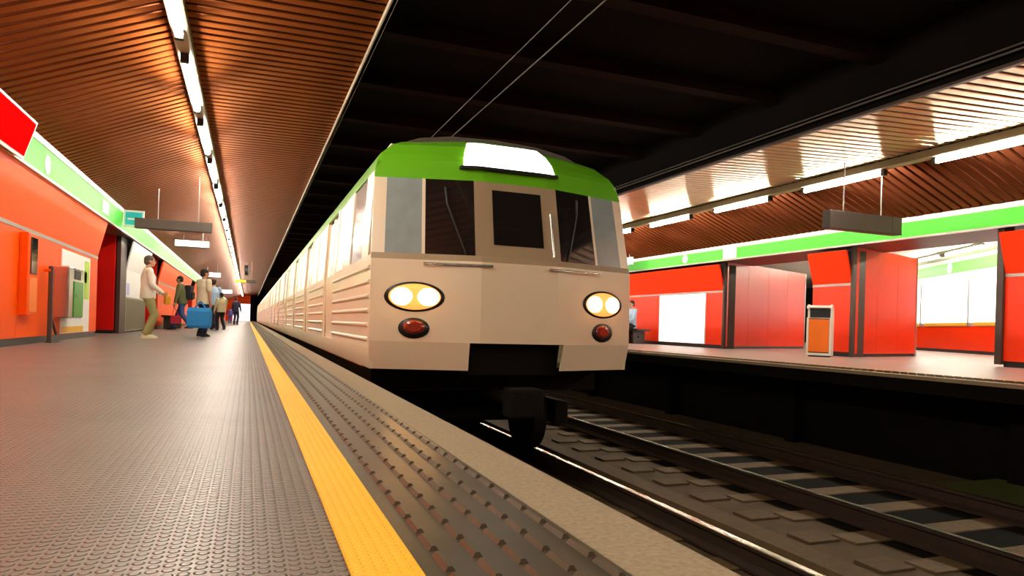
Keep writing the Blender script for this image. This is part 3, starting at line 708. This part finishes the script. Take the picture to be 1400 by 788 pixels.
def make_car(lead):
    ys = 0.34 if lead else 0.0
    wins, doors = windows(lead)
    body = MB()
    strip(body, ys, CARL, 0.0, 0.2); 
    cuts = sorted([(a, c) for a, c in doors])
    prev = ys
    for a, c in cuts + [(CARL, CARL)]:
        if a > prev: strip(body, prev, a, 0.2, 1.10)
        prev = c
    holes = sorted(wins + doors + ([(0.95, 1.85)] if lead else []))
    prev = ys + (0.2 if lead else 0)
    for a, c in holes + [(CARL, CARL)]:
        if a > prev: strip(body, prev, a, 1.10, 1.95)
        prev = c
    # long pressed ribs along the lower side
    for zz in (0.28, 0.42, 0.56, 0.70, 0.84, 0.98):
        prev = ys + 0.02
        for a, c in cuts + [(CARL - 0.05, CARL)]:
            if a - prev > 0.2:
                for s_ in (-1, 1):
                    x = s_ * halfw(zz); body.prism_y([(x, zz - 0.022 + Z0), (x + s_ * 0.014, zz - 0.008 + Z0), (x + s_ * 0.014, zz + 0.008 + Z0), (x, zz + 0.022 + Z0)], prev + 0.03, a - 0.03)
            prev = c
    body.box(-1.38, 1.38, ys + (0.6 if lead else 0.02), CARL - 0.02, Z0 - 0.02, Z0 + 0.04)
    o = body.build('car_body', M['cream'])
    g = MB(); yg = 0.80 if lead else 0.0
    strip(g, 0.56 if lead else 0.0, CARL, 1.95, 2.05); strip(g, 0.66 if lead else 0.0, CARL, 2.05, 2.15); strip(g, yg, CARL, 2.15, 2.30)
    g.build('green_cantrail', M['traingreen'], o)
    r = MB(); prf = [(-halfw(2.30), 2.30), (-halfw(2.42), 2.42), (-0.5, 2.48), (0, 2.5), (0.5, 2.48), (halfw(2.42), 2.42), (halfw(2.30), 2.30)]
    r.prism_y([(x, z + Z0) for x, z in prf], 0.9 if lead else 0.0, CARL)
    r.build('roof', M['roofgrey'], o)
    mb = MB()
    for s_ in (-1, 1):
        x = s_ * halfw(2.30); mb.prism_y([(x - 0.012, 2.295 + Z0), (x + 0.012, 2.295 + Z0), (x + 0.012, 2.325 + Z0), (x - 0.012, 2.325 + Z0)], yg + 0.1, CARL)
    mb.build('gutter', M['cream'], o)
    for k, (a, c) in enumerate(wins):
        for s_ in (-1, 1): strip(MB(), a, c, 1.10, 1.95, (s_,), -0.012, 0.01).build('window', M['litpane'], o)
    if lead:
        for s_ in (-1, 1):
            strip(MB(), 0.95, 1.85, 1.10, 1.95, (s_,), -0.012, 0.01).build('cab_window', M['bluepane'], o)
    for a, c in doors:
        for s_ in (-1, 1):
            m_ = (a + c) / 2
            for q0, q1 in ((a + 0.015, m_ - 0.006), (m_ + 0.006, c - 0.015)):
                d = MB(); strip(d, q0, q1, 0.03, 1.10, (s_,), -0.03, 0.03); strip(d, q0, q0 + 0.11, 1.10, 1.95, (s_,), -0.03, 0.03); strip(d, q1 - 0.11, q1, 1.10, 1.95, (s_,), -0.03, 0.03)
                do = d.build('door_leaf', M['cream'], o)
                strip(MB(), q0 + 0.11, q1 - 0.11, 1.10, 1.90, (s_,), -0.04, 0.01).build('door_pane', M['litpane'], do)
    u = MB()
    u.box(-1.30, 1.30, ys + 0.5, CARL - 0.3, 0.78, Z0 - 0.02)
    u.cbox(-1.25, 1.25, 5.2, 8.0, 0.30, 0.78, 0.03).cbox(-1.25, 1.25, 8.4, 11.4, 0.34, 0.78, 0.03)
    u.build('underframe', M['under'], o)
    for yc in (2.6, CARL - 2.6):
        bg = MB().cbox(-1.1, -0.92, yc - 1.5, yc + 1.5, 0.35, 0.62, 0.03).cbox(0.92, 1.1, yc - 1.5, yc + 1.5, 0.35, 0.62, 0.03).cbox(-1.0, 1.0, yc - 0.25, yc + 0.25, 0.4, 0.75, 0.03)
        bo = bg.build('bogie', M['under'], o)
    return o
car_lead = make_car(True); car_lead.parent = tr; car_lead.location = (0, 0.0, 0)
# wheels belong to the train itself (axle sets)
for yc in (1.55, 3.65):
    w = MB()
    for s_ in (-1, 1):
        w.tube((s_ * 0.70, yc, 0.43), (s_ * 0.83, yc, 0.43), 0.43, n=28).tube((s_ * 0.665, yc, 0.43), (s_ * 0.70, yc, 0.43), 0.45, n=28)
    w.tube((-0.7, yc, 0.43), (0.7, yc, 0.43), 0.08); w.build('wheel_set', M['under'], tr)
car = make_car(False)
ycar = CARL + 0.5; n = 0
while TY + ycar + CARL < YE + 2:
    c = car if n == 0 else copy_tree(car)
    c.parent = tr; c.location = (0, ycar, 0)
    MB().box(-1.15, 1.15, ycar - 0.5, ycar, Z0, Z0 + 2.2).build('gangway', M['under'], tr)
    ycar += CARL + 0.5; n += 1

# ================================================================== PEOPLE
def bake_remesh(mb, name, material, voxel, parent, smooth=2):
    me = mb.mesh('tmp', material); t = bpy.data.objects.new('tmp', me); COL.objects.link(t)
    m = t.modifiers.new('r', 'REMESH'); m.mode = 'VOXEL'; m.voxel_size = voxel; m.use_smooth_shade = True
    if smooth:
        s_ = t.modifiers.new('s', 'SMOOTH'); s_.iterations = smooth; s_.factor = 0.5
    dg = bpy.context.evaluated_depsgraph_get(); dg.update()
    nm = bpy.data.meshes.new_from_object(t.evaluated_get(dg)); nm.name = name
    bpy.data.objects.remove(t)
    nm.materials.clear(); nm.materials.append(material)
    for p in nm.polygons: p.use_smooth = True
    o = bpy.data.objects.new(name, nm); COL.objects.link(o); o.parent = parent
    return o
SKIN = mat('skin', (0.52, 0.27, 0.17), 0.5, noise=0.06, scale=20)
def cloth(name, col): return mat(name, col, 0.85, noise=0.12, scale=18, bump=0.003)
def limb(mb, pts, rad):
    for p, q, a, c in zip(pts[:-1], pts[1:], rad[:-1], rad[1:]):
        mb.tube(p, q, a, c, n=12)
    for p, a in zip(pts, rad): mb.ball(p, a, 10)
def ell(cx, cy, z, rx, ry, n=18): return [(cx + math.cos(t) * rx, cy + math.sin(t) * ry, z) for t in [2 * math.pi * i / n for i in range(n)]]
def hand(mb, w, d, nrm, s=1.0):
    """palm, four bent fingers of unequal length and a thumb from the side of the palm"""
    w = Vector(w); d = Vector(d).normalized(); nrm = Vector(nrm); nrm = (nrm - d * nrm.dot(d)).normalized(); sd = d.cross(nrm)
    for k in (-1.4, -0.5, 0.5, 1.4): mb.tube(w + sd * 0.012 * k * s, w + d * 0.085 * s + sd * 0.019 * k * s, 0.014 * s, 0.0125 * s, n=8)
    for k, L in ((-1.5, 0.058), (-0.5, 0.074), (0.5, 0.078), (1.5, 0.068)):
        a = w + d * 0.085 * s + sd * 0.020 * k * s; m1 = a + (d * 0.9 + nrm * 0.35).normalized() * L * 0.5 * s; e = m1 + (d * 0.6 + nrm * 0.8).normalized() * L * 0.5 * s
        mb.tube(a, m1, 0.0098 * s, 0.009 * s, n=8); mb.ball(m1, 0.009 * s, 8); mb.tube(m1, e, 0.009 * s, 0.008 * s, n=8); mb.ball(e, 0.008 * s, 8)
    a = w + d * 0.03 * s + sd * 0.03 * s; m1 = a + (sd * 0.7 + d * 0.6 + nrm * 0.3).normalized() * 0.04 * s; e = m1 + (d + nrm * 0.5).normalized() * 0.03 * s
    mb.tube(a, m1, 0.012 * s, 0.0105 * s, n=8); mb.ball(m1, 0.0105 * s, 8); mb.tube(m1, e, 0.0105 * s, 0.009 * s, n=8); mb.ball(e, 0.009 * s, 8)

def person(loc, face, H, label, top, legs, shoe, hair, feet=((-0.10, 0.0), (0.10, 0.0)), lift=(0, 0), hands=None, lean_f=0.0, long_sleeve=True, sit=False, hairlong=False, vox=0.009, headturn=0.0, bulk=1.0, group=None):
    """figure facing +y before turning; heights for a 1.74 m person, scaled to H; face = heading in degrees from +y, counter-clockwise"""
    k = H / 1.74
    root = empty('person', loc, R(face)); root.scale = (k, k, k); tag(root, label, 'person', group)
    hz = 0.93 if not sit else 0.575
    dz = hz - 0.93; ly = lean_f
    def T(x, y, z): return (x, y + ly * max(0, z - 0.93), z + dz)
    sh = [(-0.185, 0.0, 1.42), (0.185, 0.0, 1.42)]
    hands = hands or ([(-0.25, 0.06, 1.13), (-0.26, 0.14, 0.88)], [(0.25, 0.06, 1.13), (0.26, 0.14, 0.88)])
    # ---- legs
    hip = [(-0.095, 0, hz - 0.02), (0.095, 0, hz - 0.02)]; ank = []; kne = []
    for i in (0, 1):
        fx, fy = feet[i]; a = Vector((fx, fy, 0.085 + lift[i])); h = Vector(hip[i])
        mid = (a + h) / 2; d = (a - h).length; bend = math.sqrt(max(0.0, (0.43 ** 2) - (d / 2) ** 2)) if d < 0.86 else 0
        kne.append(Vector((mid.x, mid.y + bend + 0.02, mid.z + (bend * 0.35 if sit else 0)))); ank.append(a)
        if sit: kne[i] = Vector((fx, 0.43, 0.56))
    # ---- body (skin): one continuous mesh
    b = MB()
    b.loft([ell(*T(0, 0.0, 0.86)[:2], T(0, 0, 0.86)[2], 0.15, 0.105), ell(*T(0, 0.0, 0.96)[:2], T(0, 0, 0.96)[2], 0.16, 0.11), ell(*T(0, 0.0, 1.10)[:2], T(0, 0, 1.10)[2], 0.135, 0.095),
            ell(*T(0, 0.0, 1.30)[:2], T(0, 0, 1.30)[2], 0.16, 0.105), ell(*T(0, -0.01, 1.42)[:2], T(0, 0, 1.42)[2], 0.15, 0.08), ell(*T(0, -0.01, 1.48)[:2], T(0, 0, 1.48)[2], 0.06, 0.055)])
    hc = Vector(T(0, 0.02, 1.625))
    limb(b, [T(0, -0.01, 1.44), T(0, 0.01, 1.55)], [0.062, 0.056])
    hd = MB()
    hd.ball((0, 0, 0.025), (0.075, 0.095, 0.095), 20); hd.ball((0, 0.03, -0.045), (0.058, 0.066, 0.072), 16); hd.ball((0, 0.062, -0.09), (0.03, 0.03, 0.025), 10)
    hd.tube((0, 0.092, 0.015), (0, 0.112, -0.025), 0.010, 0.016, n=8); hd.ball((0, 0.108, -0.026), 0.015, 8)
    hd.ball((0, 0.087, -0.062), (0.026, 0.012, 0.010), 8)
    for s_ in (-1, 1): hd.ball((s_ * 0.078, -0.005, -0.008), (0.012, 0.022, 0.034), 8); hd.ball((s_ * 0.03, 0.083, 0.032), (0.024, 0.012, 0.009), 8)
    hm = Matrix.Translation(hc) @ Matrix.Rotation(R(headturn), 4, 'Z'); hd.move(hm); b.add(hd.v, hd.f, 0, True)
    for i in (0, 1):
        pts = [T(*sh[i]), T(*hands[i][0]), T(*hands[i][1])]
        limb(b, pts, [0.052, 0.042, 0.028]); dd = Vector(pts[2]) - Vector(pts[1])
        hand(b, pts[2], dd, (-1 if i else 1, 0.3, 0))
        limb(b, [hip[i], kne[i], ank[i]], [0.085, 0.055, 0.04])
        b.ball((ank[i].x, ank[i].y + 0.05, ank[i].z - 0.035), (0.038, 0.10, 0.03), 12)
    body = bake_remesh(b, 'body', SKIN, vox, root)
    ey = MB()
    for s_ in (-1, 1): ey.ball((s_ * 0.031, 0.0885, 0.012), (0.011, 0.008, 0.007), 8)
    ey.move(hm); ey.build('eyes', M['black'], body)
    # ---- top
    t = MB(); g = 0.022 * bulk
    t.loft([ell(*T(0, 0.0, 0.84)[:2], T(0, 0, 0.84)[2], 0.175 + g, 0.125 + g), ell(*T(0, 0.0, 0.96)[:2], T(0, 0, 0.96)[2], 0.17 + g, 0.12 + g), ell(*T(0, 0.0, 1.12)[:2], T(0, 0, 1.12)[2], 0.155 + g, 0.112 + g),
            ell(*T(0, 0.0, 1.30)[:2], T(0, 0, 1.30)[2], 0.172 + g, 0.118 + g), ell(*T(0, -0.01, 1.43)[:2], T(0, 0, 1.43)[2], 0.16, 0.095), ell(*T(0, -0.01, 1.485)[:2], T(0, 0, 1.485)[2], 0.08, 0.072)])
    for i in (0, 1):
        pts = [Vector(T(*sh[i])), Vector(T(*hands[i][0])), Vector(T(*hands[i][1]))]
        if long_sleeve: limb(t, [pts[0], pts[1], pts[1] + (pts[2] - pts[1]) * 0.9], [0.072, 0.06, 0.046])
        else: limb(t, [pts[0], pts[0] + (pts[1] - pts[0]) * 0.75], [0.075, 0.066])
    bake_remesh(t, 'top', top, 0.014, root, 3)
    # ---- trousers
    p = MB()
    p.loft([ell(0, 0, hz - 0.10, 0.165, 0.12), ell(0, 0, hz, 0.178, 0.128), ell(0, 0, hz + 0.10, 0.165, 0.118)])
    for i in (0, 1):
        limb(p, [hip[i], kne[i], kne[i] + (ank[i] - kne[i]) * 0.92], [0.105, 0.078, 0.072])
    bake_remesh(p, 'trousers', legs, 0.014, root, 3)
    # ---- shoes
    for i in (0, 1):
        s_ = MB(); a = ank[i]
        s_.loft([ell(a.x, a.y + 0.055, a.z - 0.085, 0.046, 0.135, 16), ell(a.x, a.y + 0.055, a.z - 0.055, 0.05, 0.14, 16), ell(a.x, a.y + 0.03, a.z - 0.02, 0.044, 0.10, 16), ell(a.x, a.y - 0.02, a.z + 0.02, 0.045, 0.055, 16)])
        s_.build('shoe', shoe, root)
    # ---- hair: cap that leaves the face free
    h = MB()
    h.ball((0, -0.014, 0.045), (0.085, 0.100, 0.090), 18); h.ball((0, -0.04, 0.0), (0.080, 0.075, 0.09), 16)
    if hairlong: h.ball((0, -0.055, -0.08), (0.075, 0.05, 0.12), 14)
    h.move(hm); bake_remesh(h, 'hair', hair, 0.012, root, 1)
    return root
c_white = cloth('white_shirt', (0.80, 0.76, 0.68)); c_khaki = cloth('khaki_trousers', (0.34, 0.31, 0.13)); c_pale = cloth('pale_shoes', (0.75, 0.68, 0.45))
c_grey = cloth('dark_grey_hair', (0.10, 0.085, 0.07)); c_olive = cloth('olive_jacket', (0.12, 0.12, 0.05)); c_jean = cloth('blue_jeans', (0.05, 0.09, 0.26))
c_dark = cloth('dark_hair', (0.025, 0.017, 0.014)); c_shoe = cloth('dark_shoes', (0.03, 0.025, 0.025)); c_cream = cloth('cream_blouse', (0.70, 0.62, 0.46))
c_navy = cloth('navy_trousers', (0.018, 0.022, 0.07)); c_lblue = cloth('light_blue_shirt', (0.40, 0.55, 0.72)); c_black = cloth('black_trousers', (0.014, 0.013, 0.015))
c_beige = cloth('beige_top', (0.62, 0.48, 0.30)); c_navy2 = cloth('dark_navy_suit', (0.022, 0.03, 0.075)); c_violet = cloth('violet_blue_coat', (0.10, 0.09, 0.36))
c_bag = cloth('blue_shopping_bag', (0.02, 0.24, 0.62)); c_ybag = cloth('amber_bag', (0.72, 0.33, 0.02)); c_pack = cloth('black_backpack', (0.014, 0.014, 0.014)); c_redbag = cloth('red_bag', (0.45, 0.015, 0.04))

person((-1.80, 14.72, 0), -75, 1.58, 'person in white shirt and khaki trousers standing in profile on the left platform', c_white, c_khaki, c_pale, c_grey,
       feet=((-0.09, 0.03), (0.09, -0.05)), hands=([(-0.24, 0.03, 1.14), (-0.17, 0.24, 0.98)], [(0.24, 0.03, 1.14), (0.17, 0.25, 0.97)]), bulk=1.3)
yb = empty('hand_bag', (-1.46, 14.70, 0.66), R(-75)); tag(yb, 'small amber bag held at the waist by the person in white', 'bag')
MB().cbox(-0.11, 0.11, -0.05, 0.05, 0.0, 0.17, 0.025).build('pouch', c_ybag, yb)
MB().tube((-0.08, 0, 0.16), (0, 0, 0.26), 0.008, n=8).tube((0, 0, 0.26), (0.08, 0, 0.16), 0.008, n=8).build('strap', c_ybag, yb)
person((-2.0, 24.6, 0), 75, 1.74, 'person in olive jacket and jeans with black backpack walking near the left wall', c_olive, c_jean, c_shoe, c_dark,
       feet=((-0.09, -0.30), (0.09, 0.30)), lift=(0.05, 0.0), lean_f=0.12, bulk=1.8)
bp_ = empty('back_pack', (-1.815, 24.655, 0.98), R(75)); tag(bp_, 'black backpack on the back of the person in olive jacket', 'backpack')
MB().cbox(-0.17, 0.17, -0.10, 0.10, 0.0, 0.48, 0.05).build('sack', c_pack, bp_)
MB().cbox(-0.12, 0.12, -0.15, -0.09, 0.04, 0.26, 0.025).build('pocket', c_pack, bp_)
rb = empty('carry_bag', (-2.16, 24.22, 0.2)); tag(rb, 'small red bag carried low beside the jeans of the backpack wearer', 'bag')
MB().cbox(-0.14, 0.14, -0.06, 0.06, 0.0, 0.26, 0.02).build('pouch', c_redbag, rb)
MB().tube((-0.09, 0, 0.25), (-0.05, 0.04, 0.56), 0.008, n=8).tube((0.09, 0, 0.25), (-0.05, 0.04, 0.56), 0.008, n=8).build('handle', c_redbag, rb)
person((-0.93, 16.6, 0), -50, 1.50, 'person in cream top and navy trousers carrying a big blue bag', c_cream, c_navy, c_shoe, c_dark,
       feet=((-0.09, 0.10), (0.09, -0.16)), lift=(0.0, 0.02), long_sleeve=False, hands=([(-0.25, 0.05, 1.14), (-0.22, 0.20, 0.95)], [(0.25, -0.02, 1.13), (0.24, 0.02, 0.86)]), bulk=1.6, headturn=-15)
sb = empty('shopping_bag', (-0.98, 16.25, 0.20), R(-10)); tag(sb, 'big bright blue shopping bag carried by the person in cream top', 'bag')
sm_ = MB(); sm_.loft([[(sx * w, sy * d, z) for sx, sy in ((-1, -1), (1, -1), (1, 1), (-1, 1))] for w, d, z in ((0.20, 0.09, 0.0), (0.23, 0.11, 0.05), (0.235, 0.10, 0.36), (0.22, 0.05, 0.44))], sm=False)
sm_.build('sack', c_bag, sb)
for s_ in (-1, 1): MB().tube((-0.10, s_ * 0.04, 0.43), (0.02, s_ * 0.03, 0.58), 0.010, n=8).tube((0.02, s_ * 0.03, 0.58), (0.12, s_ * 0.04, 0.43), 0.010, n=8).build('handle', c_bag, sb)
person((-1.16, 26.4, 0), -10, 1.78, 'person in light blue shirt walking behind the cream topped bag carrier', c_lblue, c_navy, c_shoe, c_dark,
       feet=((-0.09, 0.22), (0.09, -0.22)), lift=(0.0, 0.04), bulk=1.4)
person((-0.86, 25.4, 0), 30, 1.28, 'shorter person in beige top and black trousers right of the walkers', c_beige, c_black, c_shoe, c_dark,
       feet=((-0.09, 0.12), (0.09, -0.15)), lift=(0.0, 0.03), bulk=1.6)
person((-0.74, 47.5, 0), -20, 1.74, 'distant person in dark navy suit standing alone before the bright end panel', c_navy2, c_navy2, c_shoe, c_dark, vox=0.014)
person((-1.25, 56.0, 0), 10, 1.20, 'smallest distant figure in violet blue coat beside the navy suit', c_violet, c_violet, c_shoe, c_dark, vox=0.014)
person((11.3, 18.75, 0), 95, 1.70, 'seated person in blue top and white shoes on the right platform bench', c_lblue, c_black, c_white, c_dark,
       feet=((-0.10, 0.46), (0.10, 0.50)), sit=True, hands=([(-0.24, 0.12, 1.16), (-0.12, 0.34, 1.04)], [(0.24, 0.12, 1.16), (0.12, 0.34, 1.04)]))
